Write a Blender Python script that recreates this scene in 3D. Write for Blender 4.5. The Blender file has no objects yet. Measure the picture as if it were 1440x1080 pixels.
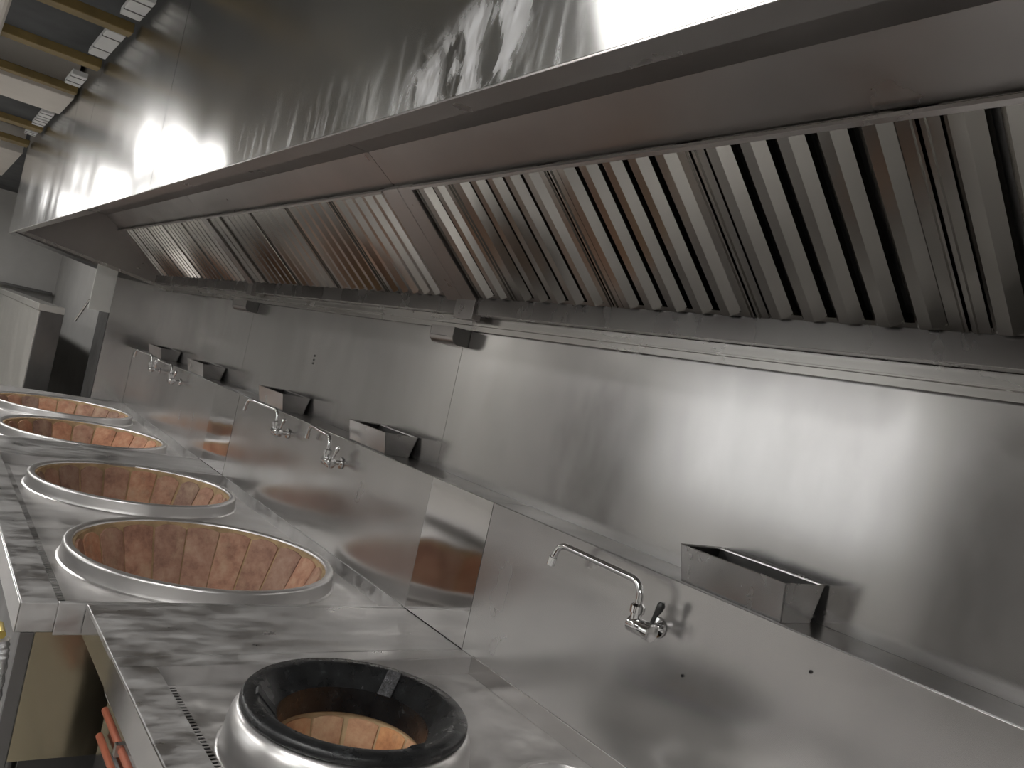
import bpy, bmesh, math, random
from mathutils import Vector, Matrix
random.seed(7)
SC = bpy.context.scene
COL = SC.collection
PI = math.pi

# ------------------------------------------------------------------ camera
cam_d = bpy.data.cameras.new('camera')
cam_d.sensor_width = 36.0
cam_d.lens = 1142.0 / 1440.0 * 36.0
cam_d.clip_start = 0.02
cam = bpy.data.objects.new('camera', cam_d)
COL.objects.link(cam)
yaw, pitch, roll = math.radians(53.476), math.radians(.3086), math.radians(12.432)
fw = Vector((-math.sin(yaw) * math.cos(pitch), math.cos(yaw) * math.cos(pitch), math.sin(pitch)))
rt = Vector((math.cos(yaw), math.sin(yaw), 0))
up = rt.cross(fw)
r2 = rt * math.cos(roll) + up * math.sin(roll)
u2 = up * math.cos(roll) - rt * math.sin(roll)
cam.matrix_world = Matrix(((r2.x, u2.x, -fw.x, 0.0), (r2.y, u2.y, -fw.y, -1.7), (r2.z, u2.z, -fw.z, 1.72), (0, 0, 0, 1)))
SC.camera = cam

# ------------------------------------------------------------------ world, exposure
w = bpy.data.worlds.new('world')
SC.world = w
w.use_nodes = True
w.node_tree.nodes['Background'].inputs[0].default_value = (0.75, 0.82, 0.9, 1)
w.node_tree.nodes['Background'].inputs[1].default_value = 0.2
SC.view_settings.view_transform = 'Standard'
SC.view_settings.look = 'None'
SC.view_settings.gamma = 1.0
SC.view_settings.use_curve_mapping = False
SC.view_settings.exposure = 0.45
SC.cycles.use_denoising = True
SC.cycles.blur_glossy = 1.0
SC.cycles.sample_clamp_indirect = 3.0
LAMP_POWER = 21.0          # radiance of the ceiling lamp diffusers
ROOM_AND_FILL_LAMPS = [(-1.35, -2.15), (-6.75, -2.0), (-9.8, -2.1), (1.6, -2.15),
              (-1.35, -4.2), (-4.2, -4.2), (-7.0, -4.2), (-10.0, -4.2), (1.6, -4.2), (-13.2, -2.2)]  # the far row and the last lamp are added fill lights

# ------------------------------------------------------------------ materials
def nodes(name):
    m = bpy.data.materials.new(name)
    m.use_nodes = True
    nt = m.node_tree
    b = nt.nodes['Principled BSDF']
    return m, nt, b

def N(nt, t, **kw):
    n = nt.nodes.new(t)
    for k, v in kw.items():
        setattr(n, k, v)
    return n

def coords(nt, scale=(1, 1, 1), loc=(0, 0, 0)):
    g = N(nt, 'ShaderNodeNewGeometry')
    mp = N(nt, 'ShaderNodeMapping')
    mp.inputs['Scale'].default_value = scale
    mp.inputs['Location'].default_value = loc
    nt.links.new(g.outputs['Position'], mp.inputs['Vector'])
    return mp.outputs['Vector']

def noise(nt, vec, scale, detail=4, rough=.55, dist=0):
    n = N(nt, 'ShaderNodeTexNoise')
    n.inputs['Scale'].default_value = scale
    n.inputs['Detail'].default_value = detail
    n.inputs['Roughness'].default_value = rough
    n.inputs['Distortion'].default_value = dist
    nt.links.new(vec, n.inputs['Vector'])
    return n.outputs['Fac']

def ramp(nt, fac, stops):
    r = N(nt, 'ShaderNodeValToRGB')
    e = r.color_ramp.elements
    while len(e) > 1:
        e.remove(e[-1])
    e[0].position = stops[0][0]
    e[0].color = (*stops[0][1], 1)
    for p, c in stops[1:]:
        k = e.new(p)
        k.color = (*c, 1)
    nt.links.new(fac, r.inputs['Fac'])
    return r.outputs['Color']

def remap(nt, fac, a, b, c, d):
    r = N(nt, 'ShaderNodeMapRange')
    for i, v in zip((1, 2, 3, 4), (a, b, c, d)):
        r.inputs[i].default_value = v
    nt.links.new(fac, r.inputs[0])
    return r.outputs[0]

def mixc(nt, fac, a, b):
    m = N(nt, 'ShaderNodeMix', data_type='RGBA')
    for s, v in ((m.inputs[0], fac), (m.inputs[6], a), (m.inputs[7], b)):
        if isinstance(v, (int, float)):
            s.default_value = v
        elif isinstance(v, tuple):
            s.default_value = (*v, 1)
        else:
            nt.links.new(v, s)
    return m.outputs[2]

def bump(nt, b, h, strength, dist, normal=None):
    n = N(nt, 'ShaderNodeBump')
    n.inputs['Strength'].default_value = strength
    n.inputs['Distance'].default_value = dist
    nt.links.new(h, n.inputs['Height'])
    if normal is not None:
        nt.links.new(normal, n.inputs['Normal'])
    nt.links.new(n.outputs['Normal'], b.inputs['Normal'])
    return n.outputs['Normal']

def g3(v):
    return (v, v, v)

def steel(name, lo=.42, hi=.58, tint=(1, .98, .965), r0=.18, r1=.34, sm=2.2, stretch=(1, 1, .5), warp=.0, wscale=1.3, metal=1.0, dust=None, det=4):
    """stainless sheet: smudges vary colour and gloss, a broad bump gives the sheet's slight buckling"""
    m, nt, b = nodes(name)
    v = coords(nt, stretch)
    f = noise(nt, v, sm, det, .58, 0)
    c = ramp(nt, f, [(.3, tuple(lo * t for t in tint)), (.7, tuple(hi * t for t in tint))])
    met = metal
    rg = remap(nt, noise(nt, v, sm * 1.9, 5, .6), .3, .7, r0, r1)
    if dust:
        dsc, dstretch, dlo, dhi, dcol = dust
        dv = coords(nt, dstretch)
        df = remap(nt, noise(nt, dv, dsc, 9, .62, 0), dlo, dhi, 0, 1)
        c = mixc(nt, df, c, dcol)
        mm = N(nt, 'ShaderNodeMath', operation='MULTIPLY_ADD')
        mm.inputs[1].default_value = -.75
        mm.inputs[2].default_value = metal
        nt.links.new(df, mm.inputs[0])
        nt.links.new(mm.outputs[0], b.inputs['Metallic'])
        ra = N(nt, 'ShaderNodeMath', operation='MULTIPLY_ADD')
        ra.inputs[1].default_value = .25
        nt.links.new(df, ra.inputs[0])
        nt.links.new(rg, ra.inputs[2])
        rg = ra.outputs[0]
    else:
        b.inputs['Metallic'].default_value = met
    nt.links.new(c, b.inputs['Base Color'])
    nt.links.new(rg, b.inputs['Roughness'])
    if warp:
        bump(nt, b, noise(nt, coords(nt), wscale, 1, .4), 1.0, warp)
    return m

def plain(name, col, rough=.5, metal=0.0, var=.12, sc=9):
    m, nt, b = nodes(name)
    f = noise(nt, coords(nt), sc, 5)
    nt.links.new(ramp(nt, f, [(.3, tuple(c * (1 - var) for c in col)), (.7, tuple(min(1, c * (1 + var)) for c in col))]), b.inputs['Base Color'])
    b.inputs['Roughness'].default_value = rough
    b.inputs['Metallic'].default_value = metal
    return m

M = {}
M['wall_steel'] = steel('wall_steel', .49, .64, r0=.13, r1=.25, sm=1.8, stretch=(1, 1, .4), warp=.007, wscale=1.0, metal=.88, det=7)
M['splash_steel'] = steel('splash_steel', .45, .55, tint=(1, .975, .955), r0=.16, r1=.28, sm=1.4, stretch=(1, 1, .6), warp=.010, wscale=1.6, metal=.82, det=6)
M['ledge_steel'] = steel('ledge_steel', .28, .36, r0=.26, r1=.38, sm=2)
M['mirror_steel'] = steel('mirror_steel', .55, .62, r0=.07, r1=.12, sm=1.5, warp=.004, wscale=3)
M['hood_steel'] = steel('hood_steel', .36, .43, tint=(1, .95, .92), r0=.26, r1=.38, sm=1.6, stretch=(1, 1, 1))
M['gutter_steel'] = steel('gutter_steel', .24, .30, tint=(1, .95, .92), r0=.22, r1=.32, sm=1.6)
M['filter_steel'] = steel('filter_steel', .34, .42, tint=(1, .96, .89), r0=.16, r1=.23, sm=1.5)
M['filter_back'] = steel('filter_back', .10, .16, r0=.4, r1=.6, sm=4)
M['trim_steel'] = steel('trim_steel', .48, .56, tint=(1, .97, .93), r0=.22, r1=.32, sm=3, stretch=(.3, 1, 1))
M['dark_steel'] = steel('dark_steel', .16, .24, r0=.28, r1=.42, sm=3)
M['matt_steel'] = steel('matt_steel', .10, .15, r0=.45, r1=.6, sm=3)
M['box_steel'] = steel('box_steel', .52, .60, r0=.20, r1=.30, sm=3, metal=.85)
M['top_steel'] = steel('top_steel', .42, .56, r0=.24, r1=.42, sm=6, stretch=(1, .45, 1), det=6,
                       dust=(13, (1, .45, 1), .40, .70, (.50, .49, .48)))
M['deck_steel'] = steel('deck_steel', .50, .68, r0=.28, r1=.42, sm=6, stretch=(1, .6, 1), det=6,
                        dust=(9, (1, .7, 1), .40, .72, (.62, .60, .58)))
M['apron_steel'] = steel('apron_steel', .50, .58, tint=(1, .97, .95), r0=.12, r1=.20, sm=2)
M['ring_steel'] = steel('ring_steel', .68, .76, r0=.28, r1=.38, sm=3, metal=.9)
M['dome_steel'] = steel('dome_steel', .66, .74, r0=.27, r1=.38, sm=3, metal=.92)
M['chrome'] = steel('chrome', .80, .86, tint=(1, 1, 1), r0=.03, r1=.07, sm=9)
M['end_panel'] = steel('end_panel', .34, .42, tint=(1, .88, .62), r0=.14, r1=.22, sm=1.5)  # brown tint stands in for a reflection on plain steel

# fascia: sheet polished along its length, so highlights smear upwards; polish residue wiped on near the middle
m, nt, b = nodes('fascia_steel')
v = coords(nt, (1, 1, .5))
c = ramp(nt, noise(nt, v, 1.8, 5), [(.3, (.50, .495, .48)), (.7, (.60, .595, .58))])
tg = N(nt, 'ShaderNodeTangent', direction_type='UV_MAP')
nt.links.new(tg.outputs[0], b.inputs['Tangent'])
b.inputs['Anisotropic'].default_value = .95
b.inputs['Anisotropic Rotation'].default_value = .25
# wiped-on white residue: one ragged slanting stroke
strokes = noise(nt, coords(nt, (1, 1, .6)), 12, 5, .55, 1.2)
sx = N(nt, 'ShaderNodeSeparateXYZ')
gg = N(nt, 'ShaderNodeNewGeometry')
nt.links.new(gg.outputs['Position'], sx.inputs[0])
def mul(a, c_):
    n_ = N(nt, 'ShaderNodeMath', operation='MULTIPLY')
    nt.links.new(a, n_.inputs[0])
    nt.links.new(c_, n_.inputs[1])
    return n_.outputs[0]
sl = N(nt, 'ShaderNodeMath', operation='MULTIPLY_ADD')
nt.links.new(sx.outputs[0], sl.inputs[0])
sl.inputs[1].default_value = -.45
nt.links.new(sx.outputs[2], sl.inputs[2])          # z - .45 x
area = mul(mul(remap(nt, sx.outputs[0], -1.29, -1.22, 0, 1), remap(nt, sx.outputs[0], -.94, -.88, 1, 0)), remap(nt, sl.outputs[0], 2.70, 2.76, 1, 0))
fine_ = remap(nt, noise(nt, coords(nt, (1.6, 1, .7)), 45, 5, .6), .3, .7, .45, 1)
res = N(nt, 'ShaderNodeMath', operation='MULTIPLY')
nt.links.new(mul(remap(nt, strokes, .45, .56, 0, .7), fine_), res.inputs[0])
nt.links.new(area, res.inputs[1])
# thin grey wipe haze further left
haze = N(nt, 'ShaderNodeMath', operation='MULTIPLY')
nt.links.new(remap(nt, noise(nt, coords(nt, (9, 1, 1.6)), 2.6, 8, .62, .3), .50, .72, 0, .4), haze.inputs[0])
nt.links.new(remap(nt, sx.outputs[2], 2.13, 2.27, 1, 0), haze.inputs[1])
mx = N(nt, 'ShaderNodeMath', operation='MAXIMUM')
nt.links.new(res.outputs[0], mx.inputs[0])
nt.links.new(haze.outputs[0], mx.inputs[1])
nt.links.new(mixc(nt, mx.outputs[0], c, (.62, .62, .64)), b.inputs['Base Color'])
nt.links.new(remap(nt, mx.outputs[0], 0, 1, 1, .25), b.inputs['Metallic'])
nt.links.new(remap(nt, mx.outputs[0], 0, 1, .20, .6), b.inputs['Roughness'])
bump(nt, b, noise(nt, coords(nt, (1.7, 0, .10)), 1.0, 1, .5), 1.0, .011)
M['fascia_steel'] = m

def brick_mat(name, base, lo, hi, mort):
    m, nt, b = nodes(name)
    oi = N(nt, 'ShaderNodeObjectInfo')
    v = coords(nt)
    c1 = ramp(nt, noise(nt, v, 13, 8, .68, 0), [(.30, lo), (.5, base), (.70, hi)])
    hs = N(nt, 'ShaderNodeHueSaturation')
    nt.links.new(remap(nt, oi.outputs['Random'], 0, 1, .66, 1.22), hs.inputs['Value'])
    nt.links.new(remap(nt, oi.outputs['Random'], 0, 1, .75, 1.05), hs.inputs['Saturation'])
    nt.links.new(c1, hs.inputs['Color'])
    sm = remap(nt, noise(nt, coords(nt, (1, 1, .7), (3, 1, 2)), 9, 9, .7, 0), .50, .72, 0, .75)
    nt.links.new(mixc(nt, sm, hs.outputs[0], mort), b.inputs['Base Color'])
    b.inputs['Roughness'].default_value = .9
    bump(nt, b, noise(nt, v, 60, 6, .7), .6, .004)
    return m
M['brick'] = brick_mat('brick', (.50, .26, .165), (.29, .14, .095), (.62, .39, .26), (.60, .45, .31))
M['brick_wok'] = brick_mat('brick_wok', (.58, .30, .15), (.36, .16, .08), (.70, .44, .24), (.62, .46, .28))
M['mortar'] = plain('mortar', (.46, .33, .19), .95, 0, .3, 14)
m, nt, b = nodes('iron')
v = coords(nt)
nt.links.new(ramp(nt, noise(nt, v, 22, 8, .7), [(.35, (.005, .0055, .006)), (.60, (.014, .015, .016)), (.80, (.09, .10, .10))]), b.inputs['Base Color'])
nt.links.new(remap(nt, noise(nt, v, 14, 5), .3, .7, .18, .42), b.inputs['Roughness'])
bump(nt, b, noise(nt, v, 90, 5, .7), .35, .003)
M['iron'] = m
m, nt, b = nodes('iron_rough')
v = coords(nt)
nt.links.new(ramp(nt, noise(nt, v, 120, 4, .8), [(.4, (.012, .012, .013)), (.62, (.08, .08, .085)), (.7, (.3, .3, .31))]), b.inputs['Base Color'])
b.inputs['Roughness'].default_value = .5
bump(nt, b, noise(nt, v, 150, 4, .8), .8, .004)
M['iron_rough'] = m
M['soot'] = plain('soot', (.008, .007, .007), .9)
M['white_paint'] = plain('white_paint', (.74, .75, .72), .6, 0, .03)
M['wall_paint'] = plain('wall_paint', (.56, .55, .53), .75, 0, .05, 3)
M['front_paint'] = plain('front_paint', (.58, .57, .55), .7, 0, .05, 2)
M['beam_paint'] = plain('beam_paint', (.62, .58, .53), .75, 0, .04, 4)
M['slab'] = plain('slab', (.085, .088, .09), .8, 0, .25, 3)
M['joist'] = plain('joist', (.22, .155, .055), .55, 0, .3, 5)
M['white_panel'] = plain('white_panel', (.68, .68, .67), .6, 0, .05, 8)
M['dark_door'] = plain('dark_door', (.07, .065, .06), .5)
M['cabinet_front'] = steel('cabinet_front', .62, .70, tint=(1, .98, .93), r0=.35, r1=.5, sm=2)
M['red_paint'] = plain('red_paint', (.32, .09, .045), .4, 0, .15, 6)
M['brass'] = plain('brass', (.62, .48, .14), .3, 1.0, .15, 20)
m, nt, b = nodes('foil')
v = coords(nt)
b.inputs['Metallic'].default_value = 1
b.inputs['Base Color'].default_value = (.8, .8, .8, 1)
b.inputs['Roughness'].default_value = .25
bump(nt, b, noise(nt, v, 70, 5, .7), 1.0, .01)
M['foil'] = m
M['tray_shade'] = steel('tray_shade', .06, .10, r0=.45, r1=.6, sm=6)  # near-black colour imitates the shade inside the trays
M['black_plastic'] = plain('black_plastic', (.012, .012, .012), .3)
m, nt, b = nodes('lamp_diffuser')
b.inputs['Base Color'].default_value = (.9, .9, .9, 1)
b.inputs['Emission Color'].default_value = (1, .985, .965, 1)
b.inputs['Emission Strength'].default_value = LAMP_POWER
M['lamp_diffuser'] = m
m, nt, b = nodes('daylight')
b.inputs['Emission Color'].default_value = (.95, .98, 1, 1)
b.inputs['Emission Strength'].default_value = .5
M['daylight'] = m
# floor tiles
m, nt, b = nodes('floor_tile')
bt = N(nt, 'ShaderNodeTexBrick')
bt.offset = 0
bt.inputs['Scale'].default_value = 1
bt.inputs['Brick Width'].default_value = .3
bt.inputs['Row Height'].default_value = .3
bt.inputs['Mortar Size'].default_value = .004
bt.inputs['Color1'].default_value = (.50, .48, .46, 1)
bt.inputs['Color2'].default_value = (.46, .45, .43, 1)
bt.inputs['Mortar'].default_value = (.3, .29, .28, 1)
nt.links.new(coords(nt), bt.inputs['Vector'])
nt.links.new(bt.outputs['Color'], b.inputs['Base Color'])
b.inputs['Roughness'].default_value = .35
M['floor_tile'] = m

# ------------------------------------------------------------------ mesh builder
WLOC = {}          # world position of every empty and mesh origin

class MB:
    def __init__(s):
        s.v, s.f = [], []

    def quad(s, *p):
        i = len(s.v)
        s.v += [tuple(q) for q in p]
        s.f.append(tuple(range(i, i + len(p))))
        return s

    def box(s, x0, x1, y0, y1, z0, z1):
        i = len(s.v)
        s.v += [(x, y, z) for z in (z0, z1) for y in (y0, y1) for x in (x0, x1)]
        for f in ((0, 2, 3, 1), (4, 5, 7, 6), (0, 1, 5, 4), (2, 6, 7, 3), (0, 4, 6, 2), (1, 3, 7, 5)):
            s.f.append(tuple(i + k for k in f))
        return s

    def prism(s, poly, axis, a, b):
        """poly: 2-D points in the two other axes (x: y,z  y: x,z  z: x,y), swept from a to b"""
        i, n = len(s.v), len(poly)
        for t in (a, b):
            for p, q in poly:
                s.v.append({'x': (t, p, q), 'y': (p, t, q), 'z': (p, q, t)}[axis])
        for k in range(n):
            s.f.append((i + k, i + (k + 1) % n, i + n + (k + 1) % n, i + n + k))
        s.f.append(tuple(i + k for k in range(n))[::-1])
        s.f.append(tuple(i + n + k for k in range(n)))
        return s

    def lathe(s, prof, cx, cy, seg=64, a0=0, a1=2 * PI):
        i, n = len(s.v), len(prof)
        full = abs(a1 - a0 - 2 * PI) < 1e-6
        cnt = seg if full else seg + 1
        for k in range(cnt):
            a = a0 + (a1 - a0) * k / seg
            for r, z in prof:
                s.v.append((cx + r * math.cos(a), cy + r * math.sin(a), z))
        for k in range(seg):
            k2 = (k + 1) % cnt
            for j in range(n - 1):
                s.f.append((i + k * n + j, i + k2 * n + j, i + k2 * n + j + 1, i + k * n + j + 1))
        return s

    def tube(s, pts, r, seg=12, cap=True):
        pts = [Vector(p) for p in pts]
        rs = r if isinstance(r, (list, tuple)) else [r] * len(pts)
        i = len(s.v)
        ref = None
        for k, p in enumerate(pts):
            t = (pts[min(k + 1, len(pts) - 1)] - pts[max(k - 1, 0)]).normalized()
            if ref is None:
                ref = t.orthogonal().normalized()
            ref = (ref - t * ref.dot(t)).normalized()
            o = t.cross(ref)
            for j in range(seg):
                a = 2 * PI * j / seg
                s.v.append(tuple(p + (ref * math.cos(a) + o * math.sin(a)) * rs[k]))
        for k in range(len(pts) - 1):
            for j in range(seg):
                j2 = (j + 1) % seg
                s.f.append((i + k * seg + j, i + k * seg + j2, i + (k + 1) * seg + j2, i + (k + 1) * seg + j))
        if cap:
            s.f.append(tuple(i + j for j in range(seg))[::-1])
            e = i + (len(pts) - 1) * seg
            s.f.append(tuple(e + j for j in range(seg)))
        return s

    def mesh(s, name, mat, off=(0, 0, 0), smooth=False, uv=None):
        me = bpy.data.meshes.new(name)
        me.from_pydata([(x - off[0], y - off[1], z - off[2]) for x, y, z in s.v], [], s.f)
        bm = bmesh.new()
        bm.from_mesh(me)
        bmesh.ops.recalc_face_normals(bm, faces=bm.faces)
        bm.to_mesh(me)
        bm.free()
        me.materials.append(mat)
        if smooth:
            for p in me.polygons:
                p.use_smooth = True
            try:
                me.set_sharp_from_angle(angle=math.radians(smooth if smooth is not True else 35))
            except Exception:
                pass
        if uv:
            l = me.uv_layers.new(name='UVMap')
            for lp in me.loops:
                co = me.vertices[lp.vertex_index].co
                l.data[lp.index].uv = (co[uv[0]], co[uv[1]])
        return me

    def build(s, name, mat, parent=None, smooth=False, bev=0, uv=None, kind=None, label=None):
        off = WLOC[parent.name] if parent is not None else (0, 0, 0)
        o = bpy.data.objects.new(name, s.mesh(name, M[mat] if isinstance(mat, str) else mat, off, smooth, uv))
        COL.objects.link(o)
        if parent is not None:
            o.parent = parent
        WLOC[o.name] = tuple(off)
        if bev:
            md = o.modifiers.new('bevel', 'BEVEL')
            md.width = bev
            md.segments = 2
            md.limit_method = 'ANGLE'
            md.angle_limit = math.radians(40)
            md.harden_normals = False
        if kind:
            o['kind'] = kind
        if label:
            o['label'] = label
        return o

def tag(o, label, cat, group=None):
    o['label'] = label
    o['category'] = cat
    if group:
        o['group'] = group
    return o

def thing(name, loc, label, cat, group=None):
    o = bpy.data.objects.new(name, None)
    COL.objects.link(o)
    o.location = loc
    o.empty_display_size = .1
    WLOC[o.name] = tuple(loc)
    return tag(o, label, cat, group)

def struct(name, mb, mat, parent=None, bev=0, **k):
    o = mb.build(name, mat, parent, bev=bev, **k)
    if parent is None:
        o['kind'] = 'structure'
    return o

def holed(mb, x0, x1, y0, y1, z, cx, cy, r, seg=48):
    """flat rectangle with a round hole"""
    an = sorted([2 * PI * k / seg for k in range(seg)] + [math.atan2(y - cy, x - cx) % (2 * PI) for x in (x0, x1) for y in (y0, y1)])
    ins, out = [], []
    for a in an:
        c, s_ = math.cos(a), math.sin(a)
        t = min([((x1 if c > 0 else x0) - cx) / c if abs(c) > 1e-9 else 1e9, ((y1 if s_ > 0 else y0) - cy) / s_ if abs(s_) > 1e-9 else 1e9])
        ins.append((cx + r * c, cy + r * s_, z))
        out.append((cx + t * c, cy + t * s_, z))
    n = len(an)
    for k in range(n):
        mb.quad(ins[k], out[k], out[(k + 1) % n], ins[(k + 1) % n])

# ------------------------------------------------------------------ room shell
WY = .16                         # plane of the upper back wall
XE = -8.25                       # face of the pillar that ends the range line
struct('floor', MB().box(-16.2, 4.2, -5.2, .4, -.1, 0), 'floor_tile')
struct('ceiling', MB().box(-16.2, 4.2, -5.2, .4, 3.12, 3.2), 'slab')
struct('wall_left', MB().box(-16.2, -16.0, -5.0, .4, 0, 3.12), 'wall_paint')
struct('wall_right', MB().box(4.0, 4.2, -5.0, .4, 0, 3.12), 'wall_paint')
wf = struct('wall_front', MB().box(-16.2, 4.2, -5.2, -5.0, 0, 3.12), 'front_paint')
for i, (a, c) in enumerate(((-8.6, -6.6), (-3.2, -1.5), (-.4, 1.6))):
    d = struct('door_%d' % (i + 1), MB().box(a, c, -5.0, -4.95, 0, 2.3), 'dark_door')
    MB().tube([(a + .08, -4.94, 1.0), (a + .08, -4.90, 1.0), (a + .08, -4.90, 1.12)], .012).build('handle', 'chrome', d)
# daylight window in the opposite wall
wn = struct('window_1', MB().box(-6.3, -3.6, -5.0, -4.96, .95, 1.0).box(-6.3, -3.6, -5.0, -4.96, 2.35, 2.42).box(-6.35, -6.3, -5.0, -4.96, .95, 2.42).box(-3.6, -3.55, -5.0, -4.96, .95, 2.42), 'white_paint')
MB().box(-4.97, -4.93, -4.995, -4.965, 1.0, 2.35).build('mullion', 'white_paint', wn)
for a, c in ((-6.3, -4.97), (-4.93, -3.6)):
    MB().box(a, c, -4.99, -4.98, 1.0, 2.35).build('pane', 'daylight', wn)
wb = struct('wall_back', MB().box(-16.2, 4.2, WY + .004, WY + .24, 0, 3.12), 'wall_paint')
# steel cladding sheets on the back wall, joints left open by 3 mm
for a, c in ((-8.25, -5.62), (-5.617, -2.9115), (-2.9085, .6), (.603, 3.99)):
    MB().box(a, c, WY, WY + .003, 1.0, 2.2).build('wall_panel', 'wall_steel', wb)
for z in (1.66, 1.635, 1.615):
    MB().tube([(-4.43, WY, z), (-4.43, WY - .004, z)], .006, 10).build('screw', 'dark_steel', wb)
# pillar at the far end with its own cladding
pil = struct('wall_pillar', MB().box(-8.75, XE - .003, -.265, WY + .003, 0, 3.1), 'dark_steel')
MB().box(XE - .003, XE, -.27, WY, .4, 1.94).build('cladding_panel', 'wall_steel', pil, bev=.001)
MB().box(XE - .03, XE, -.45, -.272, 1.60, 2.02).build('plaster_block', 'white_paint', pil, bev=.004, label='white upper block of the pillar')
MB().box(-8.76, XE - .01, -.275, -.266, 0, 1.6).build('cladding_panel', 'matt_steel', pil)
MB().box(-11.2, -8.77, WY - .01, WY + .003, 0, 1.42).build('dark_cladding', 'matt_steel', wb)

# open ceiling bays beside the hood: joists and pale beams run away from the hood front
def ceil_beam(nm, x0, x1, z0, z1, mat):
    o = MB().box(x0, x1, -4.98, -1.145, z0, z1).build(nm, mat, bev=.004)
    o['kind'] = 'structure'
    return o
k = 1
for x0, x1, z0, mat in ((-4.17, -4.08, 2.90, 'joist'), (-5.0, -4.90, 2.90, 'joist'), (-5.80, -5.72, 2.90, 'joist'), (-6.50, -5.84, 2.885, 'beam_paint'),
                        (-7.66, -7.50, 2.90, 'joist'), (-8.72, -8.52, 2.90, 'joist'), (-11.6, -9.1, 2.885, 'beam_paint'),
                        (-3.3, -3.21, 2.90, 'joist'), (-2.4, -2.31, 2.90, 'joist'), (-.75, -.66, 2.9, 'joist')):
    ceil_beam('trim_%d' % k, x0, x1, z0, 3.12 if mat == 'beam_paint' else 2.945, mat)
    k += 1
pipe = MB().tube([(-12.8, -1.62, 2.88), (-2.2, -1.62, 2.88)], .022, 10).build('conduit_pipe', 'beam_paint', smooth=True)
tag(pipe, 'pale thin conduit pipe crossing under the ceiling joists left of the hood', 'pipe')
pn = 0
wordp = ['nearest', 'second', 'third', 'fourth', 'fifth', 'sixth']
for x0, x1 in ((-3.9, -3.60), (-4.72, -4.20), (-5.57, -5.27), (-7.02, -6.72), (-7.38, -7.08), (-7.95, -7.76)):
    t = thing('ceiling_panel', ((x0 + x1) / 2, -1.19, 2.90), 'small white panel on the dark ceiling along the hood front, %s from the camera' % wordp[pn], 'panel', 'white panels along the hood top')
    MB().box(x0, x1, -1.235, -1.155, 2.905, 2.935).build('panel_face', 'white_panel', t, bev=.003)
    MB().box(x0 + (x1 - x0) * .3, x0 + (x1 - x0) * .3 + .008, -1.237, -1.153, 2.902, 2.91).build('seam_strip', 'dark_steel', t)
    MB().box(x0 + (x1 - x0) * .78, x0 + (x1 - x0) * .78 + .008, -1.237, -1.153, 2.902, 2.91).build('seam_strip', 'dark_steel', t)
    pn += 1

LAMP_LABELS = ['long white ceiling lamp over the aisle ' + q for q in ('beside the near range', 'opposite the far range', 'opposite the pale cabinet', 'behind the camera on the right')]
LAMP_LABELS += ['added fill lamp on the far side of the kitchen, ' + q for q in ('opposite the near range', 'opposite the middle range', 'opposite the far range', 'opposite the pillar', 'behind the camera')]  # unseen row, added to brighten the upper back wall
LAMP_LABELS += ['added fill lamp over the aisle in the far left corner']  # added as fill to brighten the far left wall
# room lamps plus added fill lamps (the near row shows as the white glare in the hood front)
for i, (x, y) in enumerate(ROOM_AND_FILL_LAMPS):
    t = thing('ceiling_lamp', (x, y, 2.84), LAMP_LABELS[i], 'lamp', 'ceiling lamps over the aisle' if y > -3 else 'added fill lamps on the far side')
    MB().box(x - .62, x + .62, y - .16, y + .16, 2.846, 2.89).build('housing', 'white_paint', t)
    MB().box(x - .6, x + .6, y - .14, y + .14, 2.838, 2.845).build('diffuser', 'lamp_diffuser', t)
    for sx_ in (-.5, .5):
        MB().tube([(x + sx_, y, 2.89), (x + sx_, y, 3.12)], .006, 6).build('suspension_rod', 'dark_steel', t)

# ------------------------------------------------------------------ exhaust hood
FY, LZ, FT = -1.13, 2.122, 3.12
hood = thing('exhaust_hood', (-4.0, WY, 1.917), 'long stainless steel exhaust hood running along the wall above the wok ranges', 'hood')
seams = [-8.85, -5.72, -4.98, -3.08, .3, 3.2]
for a, c in zip(seams[:-1], seams[1:]):
    fp = MB().box(a + .002, c - .002, FY, FY + .004, LZ, FT)
    fp.build('front_panel', 'fascia_steel', hood, uv=(0, 2))
for a in seams[1:-1]:
    MB().box(a - .012, a + .012, FY + .006, FY + .009, LZ, FT).build('joint_strip', 'dark_steel', hood)
MB().box(-8.85, 3.2, FY, FY + .045, LZ - .004, LZ).build('lip', 'hood_steel', hood, bev=.001)
MB().box(-8.85, 3.2, FY + .043, FY + .047, LZ, LZ + .03).build('lip', 'hood_steel', hood)
PY, PZ = -.4716, 2.4644          # where the inner ceiling meets the sloping flange
TY, TZ = -.3367, 2.3758          # top edge of the filter bank
BY, BZ = .05, 2.0455             # bottom edge of the filter bank
for a, c in ((XE, -5.462), (-5.458, -2.852), (-2.848, 3.2)):
    MB().box(a, c, FY + .004, PY, PZ, PZ + .003).build('inner_ceiling', 'hood_steel', hood)
    f = MB()
    f.quad((a, PY, PZ), (c, PY, PZ), (c, TY, TZ), (a, TY, TZ))
    f.quad((a, TY, TZ), (c, TY, TZ), (c, TY + .02, TZ + .03), (a, TY + .02, TZ + .03))
    f.build('sloping_flange', 'hood_steel', hood)
MB().box(-8.4, 3.2, -.40, WY, 2.55, 2.6).build('duct_casing', 'filter_back', hood)
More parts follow.
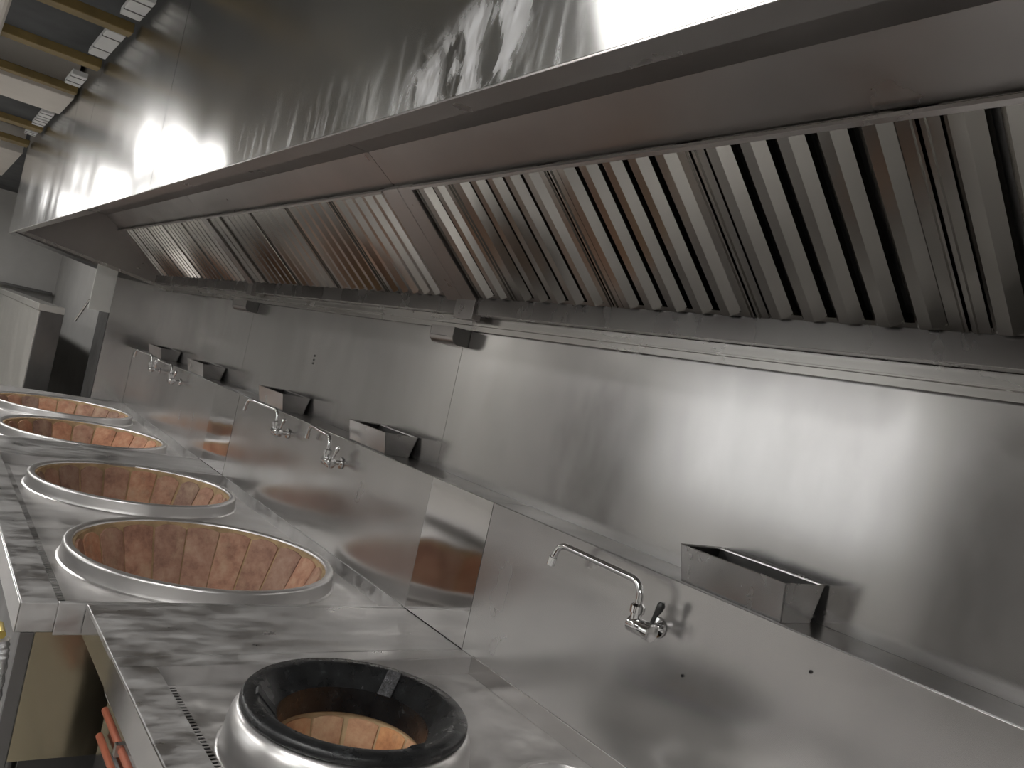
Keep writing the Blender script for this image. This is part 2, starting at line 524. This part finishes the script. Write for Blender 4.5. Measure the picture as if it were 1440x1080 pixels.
for a, c in ((XE, -5.503), (-5.5, -2.803), (-2.80, 3.2)):
    g = MB().prism([(BY, BZ + .002), (BY, 1.974), (.112, 1.974), (.112, 1.978), (BY + .004, 1.978), (BY + .004, BZ + .002)], 'x', a, c)
    g.build('grease_gutter', 'gutter_steel', hood, bev=.0015)
    MB().box(a, c, .110, .114, 1.943, 1.973).build('trim_strip', 'trim_steel', hood, bev=.001)
    MB().box(a, c, .112, .134, 1.939, 1.943).build('trim_strip', 'trim_steel', hood)
    MB().box(a, c, .130, .134, 1.917, 1.939).build('trim_strip', 'trim_steel', hood, bev=.001)
MB().box(XE, 3.2, .134, WY, 1.925, 1.93).build('trim_strip', 'dark_steel', hood)
# end plate of the hood
ep = MB().prism([(WY, 1.925), (FY + .004, LZ), (FY + .004, 2.55), (WY, 2.55)], 'x', XE - .006, XE)
ep.build('end_plate', 'hood_steel', hood)
ea = MB().prism([(WY, 1.925), (FY + .05, LZ - .006), (FY + .05, LZ + .022), (WY, 1.953)], 'x', XE, XE + .012)
ea.build('end_trim', 'trim_steel', hood)
eg = MB().prism([(WY - .05, 1.90), (FY + .01, LZ - .012), (FY + .01, LZ + .05), (WY - .05, 1.97)], 'x', XE - .5, XE - .01)
eg.build('end_gutter', 'dark_steel', hood)

SV = Vector((0, TY - BY, TZ - BZ))
FL = SV.length
SV.normalize()
NV = Vector((1, 0, 0)).cross(SV)
def slope_matrix(x):
    return Matrix(((1, 0, 0, x), (0, SV.y, NV.y, BY), (0, SV.z, NV.z, BZ), (0, 0, 0, 1)))

slope_prism_late = [(XE, -5.505), (-5.40, -2.925), (-2.70, 3.2)]
# wide dividers between the hood modules
def slope_prism(x0, x1, s0, s1, n0, n1):
    mb = MB()
    pts = []
    for s in (s0, s1):
        for n in (n0, n1):
            p = Vector((0, BY, BZ)) + SV * s + NV * n
            pts.append((p.y, p.z))
    mb.prism([pts[0], pts[1], pts[3], pts[2]], 'x', x0, x1)
    return mb
for a, c in ((-2.925, -2.70), (-5.505, -5.40)):
    mid = a + (c - a) * .56
    slope_prism(a, mid - .0015, -.01, FL + .002, -.02, .020).build('divider', 'hood_steel', hood, bev=.002)
    slope_prism(mid + .0015, c, -.01, FL + .002, -.02, .020).build('divider', 'hood_steel', hood, bev=.002)
    MB().box(mid - .045, c - .004, BY - .012, BY + .03, 1.952, BZ + .01).build('divider_foot', 'hood_steel', hood, bev=.002)

# baffle filters: one wide and one narrow kind, each with its own baffles
def filter_meshes(wd, n):
    out = []
    fr = MB()
    fr.box(.002, .040, 0, FL, -.03, .006)
    fr.box(wd - .040, wd - .002, 0, FL, -.03, .006)
    fr.box(.002, wd - .002, 0, .014, -.03, .004)
    fr.box(.002, wd - .002, FL - .014, FL, -.03, .004)
    fr.box(.010, .014, 0, FL, .006, .010)
    fr.box(wd - .014, wd - .010, 0, FL, .006, .010)
    out.append(('frame', fr.mesh('frame', M['filter_steel'])))
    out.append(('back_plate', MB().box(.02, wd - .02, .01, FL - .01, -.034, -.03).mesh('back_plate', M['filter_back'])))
    return out
bp = MB()
bp.prism([(-.038, -.016), (-.034, .006), (-.018, .020), (.010, .020), (.034, .000), (.036, -.016), (.032, -.016), (.030, -.002), (.009, .016), (-.017, .016), (-.030, .004), (-.034, -.016)], 'y', .010, FL - .010)
baffle_me = bp.mesh('baffle', M['filter_steel'])
FMESH = {}
def add_filter(x0, wd, n, label):
    t = thing('grease_filter', (0, 0, 0), label, 'filter', 'baffle filters under the hood')
    t.matrix_world = slope_matrix(x0)
    key = round(wd, 3)
    if key not in FMESH:
        FMESH[key] = filter_meshes(wd, n)
    for nm, me in FMESH[key]:
        o = bpy.data.objects.new(nm, me)
        COL.objects.link(o)
        o.parent = t
    for k in range(n):
        o = bpy.data.objects.new('baffle', baffle_me)
        COL.objects.link(o)
        o.parent = t
        o.location = (wd / 2 + (k - (n - 1) / 2) * .0960, 0, 0)
ordn = ['first', 'second', 'third', 'fourth', 'fifth', 'sixth', 'seventh']
FW = .5455
add_filter(-2.70 + .004, .245, 2, 'narrow two-rib baffle filter just right of the wide middle divider of the hood')
for k in range(6):
    add_filter(-2.455 + FW * k, FW - .004, 5, 'five-rib steel baffle filter, %s full one to the right of the middle hood divider' % ordn[k])
add_filter(-5.40 + .004, .25, 2, 'narrow two-rib baffle filter just right of the far hood divider')
for k in range(4):
    add_filter(-5.125 + .55 * k, FW - .004, 5, 'five-rib steel baffle filter, %s full one to the left of the middle hood divider' % ordn[3 - k])
add_filter(-8.03, .30, 2, 'narrow two-rib baffle filter at the far end plate of the hood')
for k in range(4):
    add_filter(-7.72 + .55 * k, FW - .004, 5, 'five-rib steel baffle filter in the far hood section, %s full one from the far end' % ordn[k])
for a, c in slope_prism_late:
    slope_prism(a, c, FL - .010, FL + .001, .008, .0255).build('flange_return', 'hood_steel', hood)
# close the strip above the left-most filter
slope_prism(XE, -8.035, 0, FL, -.02, .004).build('divider', 'hood_steel', hood)

# rounded steel boxes clipped under the hood trim
for i, (x0, x1, lab) in enumerate(((-3.06, -2.87, 'rounded steel junction box under the hood trim above the wall seam'),
                                   (-5.86, -5.56, 'rounded steel junction box under the hood trim at the far hood joint'))):
    t = thing('junction_box', ((x0 + x1) / 2, WY, 1.84), lab, 'box')
    y0, y1, z0, z1 = .075, WY - .002, 1.845, 1.918
    prof = [(y1, z0), (y1, z1), (y0, z1), (y0, z0 + .034)]
    for q in range(1, 7):
        a = PI + q * PI / 2 / 6
        prof.append((y0 + .034 + .034 * math.cos(a), z0 + .034 + .034 * math.sin(a)))
    MB().prism(prof, 'x', x0 + .004, x1 - .004).build('casing', 'hood_steel', t, smooth=35)
    for a, c in ((x0, x0 + .004), (x1 - .004, x1)):
        MB().prism(prof, 'x', a, c).build('end_cap', 'dark_steel', t)
    MB().box(x0 + .01, x1 - .05, y0 - .001, y0 + .02, z0 + .03, z0 + .033).build('seam_strip', 'dark_steel', t)

# ------------------------------------------------------------------ ranges
LEDGE = 1.322
def splash(parent, x0, x1, mat='splash_steel'):
    MB().box(x0, x1, 0, .003, .742, LEDGE - .003).build('splash_panel', mat, parent, bev=.0008)
    MB().box(x0, x1, 0, WY - .001, LEDGE - .003, LEDGE).build('ledge', 'ledge_steel', parent, bev=.001)

def grate(parent, x0, x1, y0, y1, z, pitch=.0166):
    g = MB()
    n = int((x1 - x0) / pitch)
    for k in range(n):
        g.box(x0 + k * pitch, x0 + k * pitch + .0078, y0, y1, z, z + .002)
    g.box(x0, x1, y0 - .003, y0, z, z + .0025)
    g.box(x0, x1, y1, y1 + .003, z, z + .0025)
    g.build('grate_bars', 'deck_steel', parent, kind='stuff')
    MB().box(x0, x1, y0, y1, z - .006, z - .001).build('drain_trough', 'soot', parent)

def legs(parent, xs, ys, h):
    for x in xs:
        for y in ys:
            MB().tube([(x, y, 0), (x, y, .03), (x, y, .031), (x, y, h)], [.03, .03, .02, .02], 12).build('leg', 'dark_steel', parent, smooth=True)

def brick_mesh(r_top, r_bot, z_top, z_bot, ang, thick, mat, rnd):
    """curved wedge brick with softened upper corners, centred on angle 0"""
    mb = MB()
    na, nz = 4, 4
    grid = []
    for j in range(nz + 1):
        t = j / nz
        for i in range(na + 1):
            u = i / na * 2 - 1
            zt = z_top - .016 * abs(u) ** 3 * rnd
            z = zt + (z_bot - zt) * t
            r = r_top + (r_bot - r_top) * (z_top - z) / (z_top - z_bot) - .003 * (1 - u * u)
            edge = .004 if abs(u) > .99 or j == 0 else 0
            a = u * ang / 2
            grid.append(((r + edge) * math.cos(a), (r + edge) * math.sin(a), z))
    back = [(x * (1 + thick / math.hypot(x, y)), y * (1 + thick / math.hypot(x, y)), z) for x, y, z in grid]
    n1 = na + 1
    cnt = len(grid)
    mb.v = grid + back
    for j in range(nz):
        for i in range(na):
            mb.f.append((j * n1 + i, j * n1 + i + 1, (j + 1) * n1 + i + 1, (j + 1) * n1 + i))
    for i in range(na):
        mb.f.append((i, i + 1, cnt + i + 1, cnt + i))
    for j in range(nz):
        for i in (0, na):
            mb.f.append((j * n1 + i, (j + 1) * n1 + i, cnt + (j + 1) * n1 + i, cnt + j * n1 + i))
    return mb.mesh('brick', M[mat], smooth=40)

def brick_course(parent, c, n, r_top, r_bot, z_top, z_bot, mat, thick=.014, arch=1.0):
    full = 2 * PI / n
    vs = [brick_mesh(r_top, r_bot, z_top - dz, z_bot, full - g * (arch * .5 + .5) / r_top, thick, mat, rn * arch) for dz, g, rn in ((0, .010, 1), (.006, .016, 1.4), (.003, .007, .6))]
    p = WLOC[parent.name]
    ph = random.random()
    for k in range(n):
        o = bpy.data.objects.new('brick', random.choice(vs))
        COL.objects.link(o)
        o.parent = parent
        o.location = (c[0] - p[0], c[1] - p[1], -p[2])
        o.rotation_euler = (0, 0, (k + ph + random.uniform(-.03, .03)) * full)
        WLOC[o.name] = p

def big_ring(parent, cx, cy, r=.52, z0=.742, nb=20):
    prof = [(r + .016, z0 - .002), (r + .012, z0 + .001), (r + .005, z0 + .004), (r + .003, z0 + .010), (r + .001, z0 + .02), (r, z0 + .052), (r - .001, z0 + .058), (r - .006, z0 + .0625),
            (r - .016, z0 + .063), (r - .030, z0 + .061), (r - .034, z0 + .056), (r - .035, z0 + .01), (r - .035, z0 - .02)]
    ring = MB().lathe(prof, cx, cy, 96).build('burner_ring', 'ring_steel', parent, smooth=45)
    zt = z0 + .048
    MB().lathe([(r - .035, zt + .004), (r - .044, zt), (r - .046, zt - .01), (r - .19, .40), (0, .40)], cx, cy, 72).build('mortar_lining', 'mortar', ring, smooth=40)
    brick_course(ring, (cx, cy), nb, r - .056, r - .185, zt - .006, .44, 'brick')
    return ring

# -- far range, third from the camera
def range_big(x0, x1, yf, cells, label, bx0, bx1, lx0, z=.742):
    """x0..x1 outer, bx0..bx1 sunken deck"""
    t = thing('wok_range', ((x0 + x1) / 2, yf / 2, 0), label, 'stove')
    yb = -1.20 if yf < -1.2 else yf + .1
    d = MB()
    xs = [bx0] + [(cells[i][0] + cells[i + 1][0]) / 2 for i in range(len(cells) - 1)] + [bx1]
    for (cx, cy, r), a, c in zip(cells, xs[:-1], xs[1:]):
        holed(d, a, c, yb + .05, 0, z, cx, cy, r)
    d.quad((bx0, yb, z), (bx1, yb, z), (bx1, yb + .05, z), (bx0, yb + .05, z))
    d.build('deck', 'deck_steel', t)
    for a, c in ((x0, bx0), (bx1, x1)):
        if c - a > .001:
            MB().box(a, c, yb, 0, .70, .80).build('side_rim', 'top_steel', t, bev=.003)
    MB().box(x0, x1, yf, yb, .71, .80).build('front_rim', 'top_steel', t, bev=.003)
    MB().box(x0, x1, yf - .003, yf, .71, .799).build('apron', 'apron_steel', t, bev=.001)
    MB().box(bx0, bx1, -.004, -.001, z, .803).build('curb', 'top_steel', t)
    grate(t, bx0 + .01, bx1 - .003, yb + .022, yb + .05, z + .001, .0166)
    splash(t, lx0, x1)
    return t

rf = range_big(-8.24, -5.56, -1.30, [(-7.42, -.60, .50), (-6.13, -.62, .50)], 'stainless steel double wok range at the far end of the line beside the pillar', -8.20, -5.60, -8.24)
big_ring(rf, -7.42, -.60, .525)
big_ring(rf, -6.13, -.62, .525)
MB().box(-8.2, -5.6, -1.22, -.05, .12, .40).build('lower_body', 'dark_steel', rf)
legs(rf, (-8.1, -5.7), (-1.15, -.12), .12)

# -- middle range with the two big brick-lined rings
rm = range_big(-5.09, -2.665, -1.30, [(-4.575, -.60, .49), (-3.31, -.585, .49)], 'stainless steel double wok range in the middle with two large brick-lined ring openings', -5.045, -2.685, -5.06)
big_ring(rm, -4.575, -.60, .512)
big_ring(rm, -3.31, -.585, .523)
MB().box(-2.678, -2.668, -1.245, -.1, .315, .71).build('end_panel', 'end_panel', rm, bev=.001, label='steel end panel, brown reflection put into its colour')
MB().box(-2.70, -2.664, -1.285, -1.247, .05, .71).build('frame_post', 'dark_steel', rm, bev=.002)
MB().box(-5.05, -2.68, -1.23, -1.22, .315, .71).build('front_panel', 'dark_steel', rm)
MB().box(-5.05, -2.68, -1.22, -.1, .315, .335).build('bottom_panel', 'dark_steel', rm)
MB().box(-2.76, -2.75, -1.2, -.15, .02, .31).build('shade_plate', 'matt_steel', rm)  # dark plate added to stand for the shade under the range
legs(rm, (-5.0, -2.86), (-1.2, -.15), .315)

# -- infill counters between the ranges
for x0, x1, yf, lab in ((-2.659, -2.253, -1.124, 'narrow dusty steel infill counter between the near wok range and the middle range'),
                        (-5.554, -5.096, -1.30, 'narrow dusty steel infill counter between the middle range and the far range')):
    t = thing('infill_counter', ((x0 + x1) / 2, yf / 2, 0), lab, 'counter', )
    MB().box(x0, x1, yf, -.001, .785, .80).build('top', 'top_steel', t, bev=.0025)
    MB().box(x0, x1, yf, yf + .003, .71, .785).build('apron', 'apron_steel', t)
    MB().box(x0, x0 + .003, yf, -.01, .71, .785).build('side_apron', 'apron_steel', t)
    MB().box(x0, x1, -.006, -.001, 0.10, .785).build('back_plate', 'dark_steel', t)
    MB().box(x0 + .02, x1 - .02, yf + .2, -.01, .40, .41).build('shelf', 'dark_steel', t)
    legs(t, (x0 + .04, x1 - .04), (yf + .2, -.06), .785)
fl = thing('filler_panel', (-2.465, 0, .80), 'smooth mirror-like filler sheet between the two splash panels, nearer one', 'panel', 'filler sheets between splash panels')
MB().box(-2.662, -2.2485, -.001, .002, .803, LEDGE - .003).build('sheet', 'mirror_steel', fl)
MB().box(-2.662, -2.2485, 0, WY - .001, LEDGE - .003, LEDGE).build('ledge', 'ledge_steel', fl)
f2 = thing('filler_panel', (-5.3, 0, .80), 'smooth mirror-like filler sheet between the two splash panels, farther one', 'panel', 'filler sheets between splash panels')
MB().box(-5.557, -5.063, -.001, .002, .803, LEDGE - .003).build('sheet', 'mirror_steel', f2)
MB().box(-5.557, -5.063, 0, WY - .001, LEDGE - .003, LEDGE).build('ledge', 'ledge_steel', f2)

# -- near range with the iron wok ring
NX1 = .9
WC = (-1.757, -.655)
rn = thing('wok_range', (-.8, -.56, 0), 'stainless steel wok range nearest the camera with a domed burner under a black iron ring', 'stove')
d = MB()
z = .743
holed(d, -2.18, -1.49, -1.0, 0, z, WC[0], WC[1], .262)
PC = (-1.375, -.25)
holed(d, -1.49, -1.20, -1.0, 0, z, PC[0], PC[1], .11)
d.quad((-1.20, -1.0, z), (NX1, -1.0, z), (NX1, 0, z), (-1.20, 0, z))
d.quad((-2.18, -1.025, z), (NX1, -1.025, z), (NX1, -1.0, z), (-2.18, -1.0, z))
d.build('deck', 'deck_steel', rn)
MB().box(-2.25, -2.18, -1.124, -.001, .70, .80).build('side_rim', 'top_steel', rn, bev=.003)
MB().box(-2.18, NX1, -1.124, -1.025, .71, .80).build('front_rim', 'top_steel', rn, bev=.003)
MB().box(-2.25, NX1, -1.127, -1.124, .71, .799).build('apron', 'apron_steel', rn, bev=.001)
MB().box(-2.18, NX1, -.004, -.001, .743, .804).build('curb', 'apron_steel', rn, bev=.001)
grate(rn, -2.176, NX1, -1.0, -.972, z + .001)
splash(rn, -2.2475, NX1)
MB().box(-2.475, NX1, -1.052, -1.048, .12, .70).build('front_panel', 'apron_steel', rn, bev=.001)
MB().box(NX1 - .004, NX1, -1.048, -.02, .12, .70).build('end_panel', 'dark_steel', rn)
legs(rn, (-2.2, NX1 - .1), (-1.0, -.1), .70)
for x in (-1.315, -.98):
    MB().tube([(x, 0, 1.1 if x < -1.1 else 1.25), (x, -.003, 1.1 if x < -1.1 else 1.25)], .004, 8).build('rivet', 'soot', rn)
dome = MB().lathe([(.318, .7435), (.311, .746), (.307, .754), (.306, .775), (.304, .80), (.299, .822), (.289, .840), (.277, .848), (.25, .848), (.245, .845), (.245, .70)], WC[0], WC[1], 96)
dome = dome.build('burner_dome', 'dome_steel', rn, smooth=60)
MB().lathe([(.245, .83), (.212, .80), (.208, .758)], WC[0], WC[1], 64).build('throat', 'soot', dome, smooth=40)
MB().lathe([(.208, .758), (.204, .757), (.200, .750), (.148, .52), (0, .52)], WC[0], WC[1], 64).build('mortar_lining', 'mortar', dome, smooth=40)
brick_course(dome, WC, 13, .192, .142, .752, .56, 'brick_wok', .012, .25)
# water pot well beside the burner
pot = MB().lathe([(.150, .7435), (.143, .748), (.139, .77), (.139, .80), (.135, .806), (.122, .806), (.118, .80), (.113, .70), (0, .69)], PC[0], PC[1], 64)
pot.build('water_well', 'ring_steel', rn, smooth=45)

# black iron ring resting on the dome
ir = thing('iron_ring', (WC[0], WC[1], .848), 'heavy black cast iron wok ring lying on the domed burner', 'wok ring')
MB().lathe([(.262, .8485), (.279, .849), (.284, .854), (.283, .866), (.277, .873), (.250, .8745), (.241, .872), (.196, .828), (.190, .828), (.190, .76), (.200, .76), (.206, .80), (.225, .838), (.262, .8485)], WC[0], WC[1], 96).build('ring_body', 'iron', ir, smooth=50)
def on_ring(a, nm, mat, wd, r0, z0, r1, z1, th):
    mb = MB()
    ca, sa = math.cos(a), math.sin(a)
    L = Vector((r1 - r0, 0, z1 - z0))
    nn = Vector((-(z1 - z0), 0, r1 - r0)).normalized()
    if nn.z < 0:
        nn = -nn
    pts = []
    for r, zz in ((r0, z0), (r1, z1)):
        for yy in (-wd / 2, wd / 2):
            for h in (-.004, th):
                p = Vector((r, yy, zz)) + nn * h
                pts.append((WC[0] + p.x * ca - p.y * sa, WC[1] + p.x * sa + p.y * ca, p.z))
    i = len(mb.v)
    mb.v = pts
    mb.f = [(0, 1, 3, 2), (4, 6, 7, 5), (0, 4, 5, 1), (2, 3, 7, 6), (1, 5, 7, 3), (0, 2, 6, 4)]
    return mb.build(nm, mat, ir, bev=.0015)
A0 = 2.25
on_ring(A0, 'lug', 'iron_rough', .040, .247, .875, .193, .822, .009)
on_ring(A0 - 2.094, 'lug', 'iron', .040, .247, .875, .193, .822, .006)
on_ring(A0 + 2.094, 'lug', 'iron', .040, .247, .875, .193, .822, .006)
on_ring(A0 + .33, 'weld_seam', 'iron_rough', .006, .262, .875, .196, .827, .002)

# ------------------------------------------------------------------ trays on the ledge
def tray(x0, x1, label, zt=1.417):
    t = thing('utensil_tray', ((x0 + x1) / 2, .07, LEDGE), label, 'tray', 'open steel trays on the ledge')
    fb, ft, bb, bt, zb = .010, -.012, .130, .150, LEDGE + .0005
    th = .003
    def face(p, q, r_, s, off):
        mb = MB()
        o = Vector(off)
        a = [Vector(k) for k in (p, q, r_, s)]
        mb.v = [tuple(k) for k in a] + [tuple(k + o) for k in a]
        mb.f = [(0, 1, 2, 3), (7, 6, 5, 4), (0, 4, 5, 1), (1, 5, 6, 2), (2, 6, 7, 3), (3, 7, 4, 0)]
        return mb
    f = .006
    face((x0 + f, fb, zb), (x1 - f, fb, zb), (x1, ft, zt), (x0, ft, zt), (0, th, 0)).build('front_plate', 'box_steel', t)
    face((x0 + f, bb, zb), (x1 - f, bb, zb), (x1, bt, zt), (x0, bt, zt), (0, -th, 0)).build('back_plate', 'box_steel', t)
    face((x0 + f, fb, zb), (x0 + f, bb, zb), (x0, bt, zt), (x0, ft, zt), (th, 0, 0)).build('end_plate', 'box_steel', t)
    face((x1 - f, fb, zb), (x1 - f, bb, zb), (x1, bt, zt), (x1, ft, zt), (-th, 0, 0)).build('end_plate', 'box_steel', t)
    MB().box(x0 + f, x1 - f, fb, bb, zb, zb + th).build('bottom_plate', 'dark_steel', t)
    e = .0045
    ln = MB()  # lining added so the tray interior looks shaded
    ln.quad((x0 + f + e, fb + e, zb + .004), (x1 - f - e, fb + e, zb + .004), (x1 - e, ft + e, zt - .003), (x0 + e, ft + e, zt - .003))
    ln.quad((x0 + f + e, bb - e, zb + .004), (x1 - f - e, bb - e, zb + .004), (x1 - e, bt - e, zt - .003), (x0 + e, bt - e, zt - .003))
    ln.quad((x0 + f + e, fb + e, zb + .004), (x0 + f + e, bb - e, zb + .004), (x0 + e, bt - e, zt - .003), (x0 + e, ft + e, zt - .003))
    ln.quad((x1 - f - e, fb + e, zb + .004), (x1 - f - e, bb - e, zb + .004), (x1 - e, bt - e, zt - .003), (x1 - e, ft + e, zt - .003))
    ln.build('shade_lining', 'tray_shade', t, label='dark sheet inside the tray, shade put into its colour')
    h = MB()
    h.tube([(x0, ft, zt), (x1, ft, zt), (x1, bt, zt), (x0, bt, zt), (x0, ft, zt)], .0022, 6)
    h.build('hem', 'box_steel', t, smooth=True)
tray(-1.40, -1.078, 'open steel utensil tray on the ledge, nearest the camera, above the near faucet')
tray(-3.465, -3.095, 'open steel utensil tray on the ledge just left of the wall seam')
tray(-4.74, -4.335, 'open steel utensil tray on the ledge, third from the camera')
tray(-6.36, -5.93, 'small distant open steel tray on the ledge above the second faucet from the far end')
tray(-7.67, -7.20, 'farthest open steel tray on the ledge, in the corner by the pillar')

# ------------------------------------------------------------------ faucets
def faucet(bx, bz, phi, label, lever='chrome', L=.33, nose=None):
    t = thing('wall_faucet', (bx, 0, bz), label, 'faucet', 'wall faucets over the ranges')
    y = -.07
    MB().tube([(bx, -.002, bz), (bx, -.008, bz), (bx, -.010, bz), (bx, y, bz)], [.028, .026, .012, .012], 16).build('wall_pipe', 'chrome', t, smooth=40)
    bd = MB().tube([(bx - .038, y, bz), (bx - .036, y, bz), (bx - .034, y, bz), (bx + .022, y, bz), (bx + .024, y, bz), (bx + .042, y, bz), (bx + .046, y, bz)],
                   [.014, .020, .0215, .0215, .024, .024, .018], 20)
    bd.build('body', 'chrome', t, smooth=40)
    MB().tube([(bx - .022, y, bz + .012), (bx - .022, y, bz + .03), (bx - .022, y, bz + .032), (bx - .022, y, bz + .05), (bx - .022, y, bz + .056)], [.015, .015, .020, .020, .013], 16).build('collar', 'chrome', t, smooth=40)
    cp, sp = math.cos(phi), math.sin(phi)
    pts = []
    def P(d, h):
        pts.append((bx - .022 - d * cp, y - d * sp, bz + h))
    P(0, .05); P(0, .070)
    for q in range(1, 7):
        a = q * PI / 2 / 6
        P(.042 * (1 - math.cos(a)), .070 + .042 * math.sin(a))
    P(L * .4, .114); P(L * .75, .1165); P(L - .045, .117)
    for q in range(1, 6):
        a = q * math.radians(75) / 5
        P(L - .045 + .040 * math.sin(a), .117 - .040 * (1 - math.cos(a)))
    P(L - .002, .078)
    MB().tube(pts, .0095, 14).build('spout', 'chrome', t, smooth=40)
    e = Vector(pts[-1])
    dx = Vector((-cp * .2, -sp * .2, -1)).normalized()
    MB().tube([e, e + dx * .004, e + dx * .005, e + dx * .030], [.009, .009, .0125, .0125], 14).build('aerator', 'chrome', t, smooth=40)
    lv = MB().tube([(bx + .026, y + .008, bz + .016), (bx + .030, y + .012, bz + .040), (bx + .036, y + .016, bz + .060), (bx + .038, y + .018, bz + .072), (bx + .039, y + .019, bz + .080)], [.006, .006, .010, .011, .006], 12)
    lv.build('lever', lever, t, smooth=True)
faucet(-1.425, 1.185, math.radians(1.5), 'chrome wall faucet nearest the camera with long spout and black lever', 'black_plastic', .355)
faucet(-3.47, 1.207, math.radians(-6), 'chrome wall faucet below the tray just left of the wall seam', L=.35)
faucet(-4.17, 1.225, math.radians(8), 'chrome wall faucet with far-reaching spout below the third tray from the camera', L=.37)
faucet(-6.46, 1.222, math.radians(6), 'small distant chrome faucet, second from the far end', L=.36)
faucet(-7.14, 1.235, math.radians(10), 'farthest chrome faucet, below the farthest tray near the pillar', L=.36)

# ------------------------------------------------------------------ far end beyond the pillar
cb = thing('storage_cabinet', (-10.1, -.6, 0), 'pale steel storage cabinet beyond the pillar at the far left', 'cabinet')
MB().box(-15.5, -9.3, -.70, -.49, .1, 1.50).build('body', 'dark_steel', cb, bev=.003)
MB().box(-15.5, -9.31, -.712, -.70, .12, 1.465).build('door', 'cabinet_front', cb, bev=.003)
MB().box(-15.52, -9.29, -.725, -.49, 1.47, 1.54).build('top', 'cabinet_front', cb, bev=.003)
for x in (-15.4, -9.4):
    for y in (-.68, -.52):
        MB().tube([(x, y, 0), (x, y, .1)], .02, 10).build('leg', 'dark_steel', cb)
MB().tube([(-8.77, -.46, 1.45), (-8.60, -.40, 1.68)], .012, 8).build('support_rod', 'trim_steel', pil, smooth=True)
sh = MB().box(-15.99, -15.7, -3.0, .1, 1.585, 1.63).build('wall_shelf', 'dark_steel', bev=.003)
tag(sh, 'dark narrow shelf on the far wall above the pale cabinet', 'shelf')

# ------------------------------------------------------------------ pipes at the front of the ranges
for z_, lab in ((.575, 'upper red gas pipe running along the front panel under the near range'), (.500, 'lower red gas pipe running along the front panel under the near range')):
    t = thing('gas_pipe', (-1.0, -1.07, z_), lab, 'pipe', 'red gas pipes')
    MB().tube([(-2.42, -1.068, z_), (.8, -1.068, z_)], .010, 12).build('tube', 'red_paint', t, smooth=True)
    for x in (-2.2, -1.0, .3):
        MB().box(x, x + .02, -1.084, -1.0525, z_ - .016, z_ + .016).build('clamp', 'trim_steel', t)
t = thing('gas_hose', (-2.69, -1.33, .0), 'crinkled silver foil gas hose with red valve handle and brass fitting at the left edge', 'hose')
pts = [(-2.71, -1.318, .0), (-2.70, -1.316, .2), (-2.69, -1.316, .45), (-2.685, -1.322, .62), (-2.69, -1.33, .69)]
hp = []
for a, c in zip(pts[:-1], pts[1:]):
    for q in range(8):
        hp.append(tuple(a[i] + (c[i] - a[i]) * q / 8 for i in range(3)))
MB().tube(hp, [.024 + .004 * (i % 2) for i in range(len(hp))], 14).build('foil_sleeve', 'foil', t, smooth=True)
MB().tube([(-2.74, -1.332, .705), (-2.66, -1.332, .705)], .012, 12).build('brass_fitting', 'brass', t, smooth=40)
MB().box(-2.72, -2.655, -1.345, -1.318, .535, .556).build('valve_handle', 'red_paint', t, bev=.003)
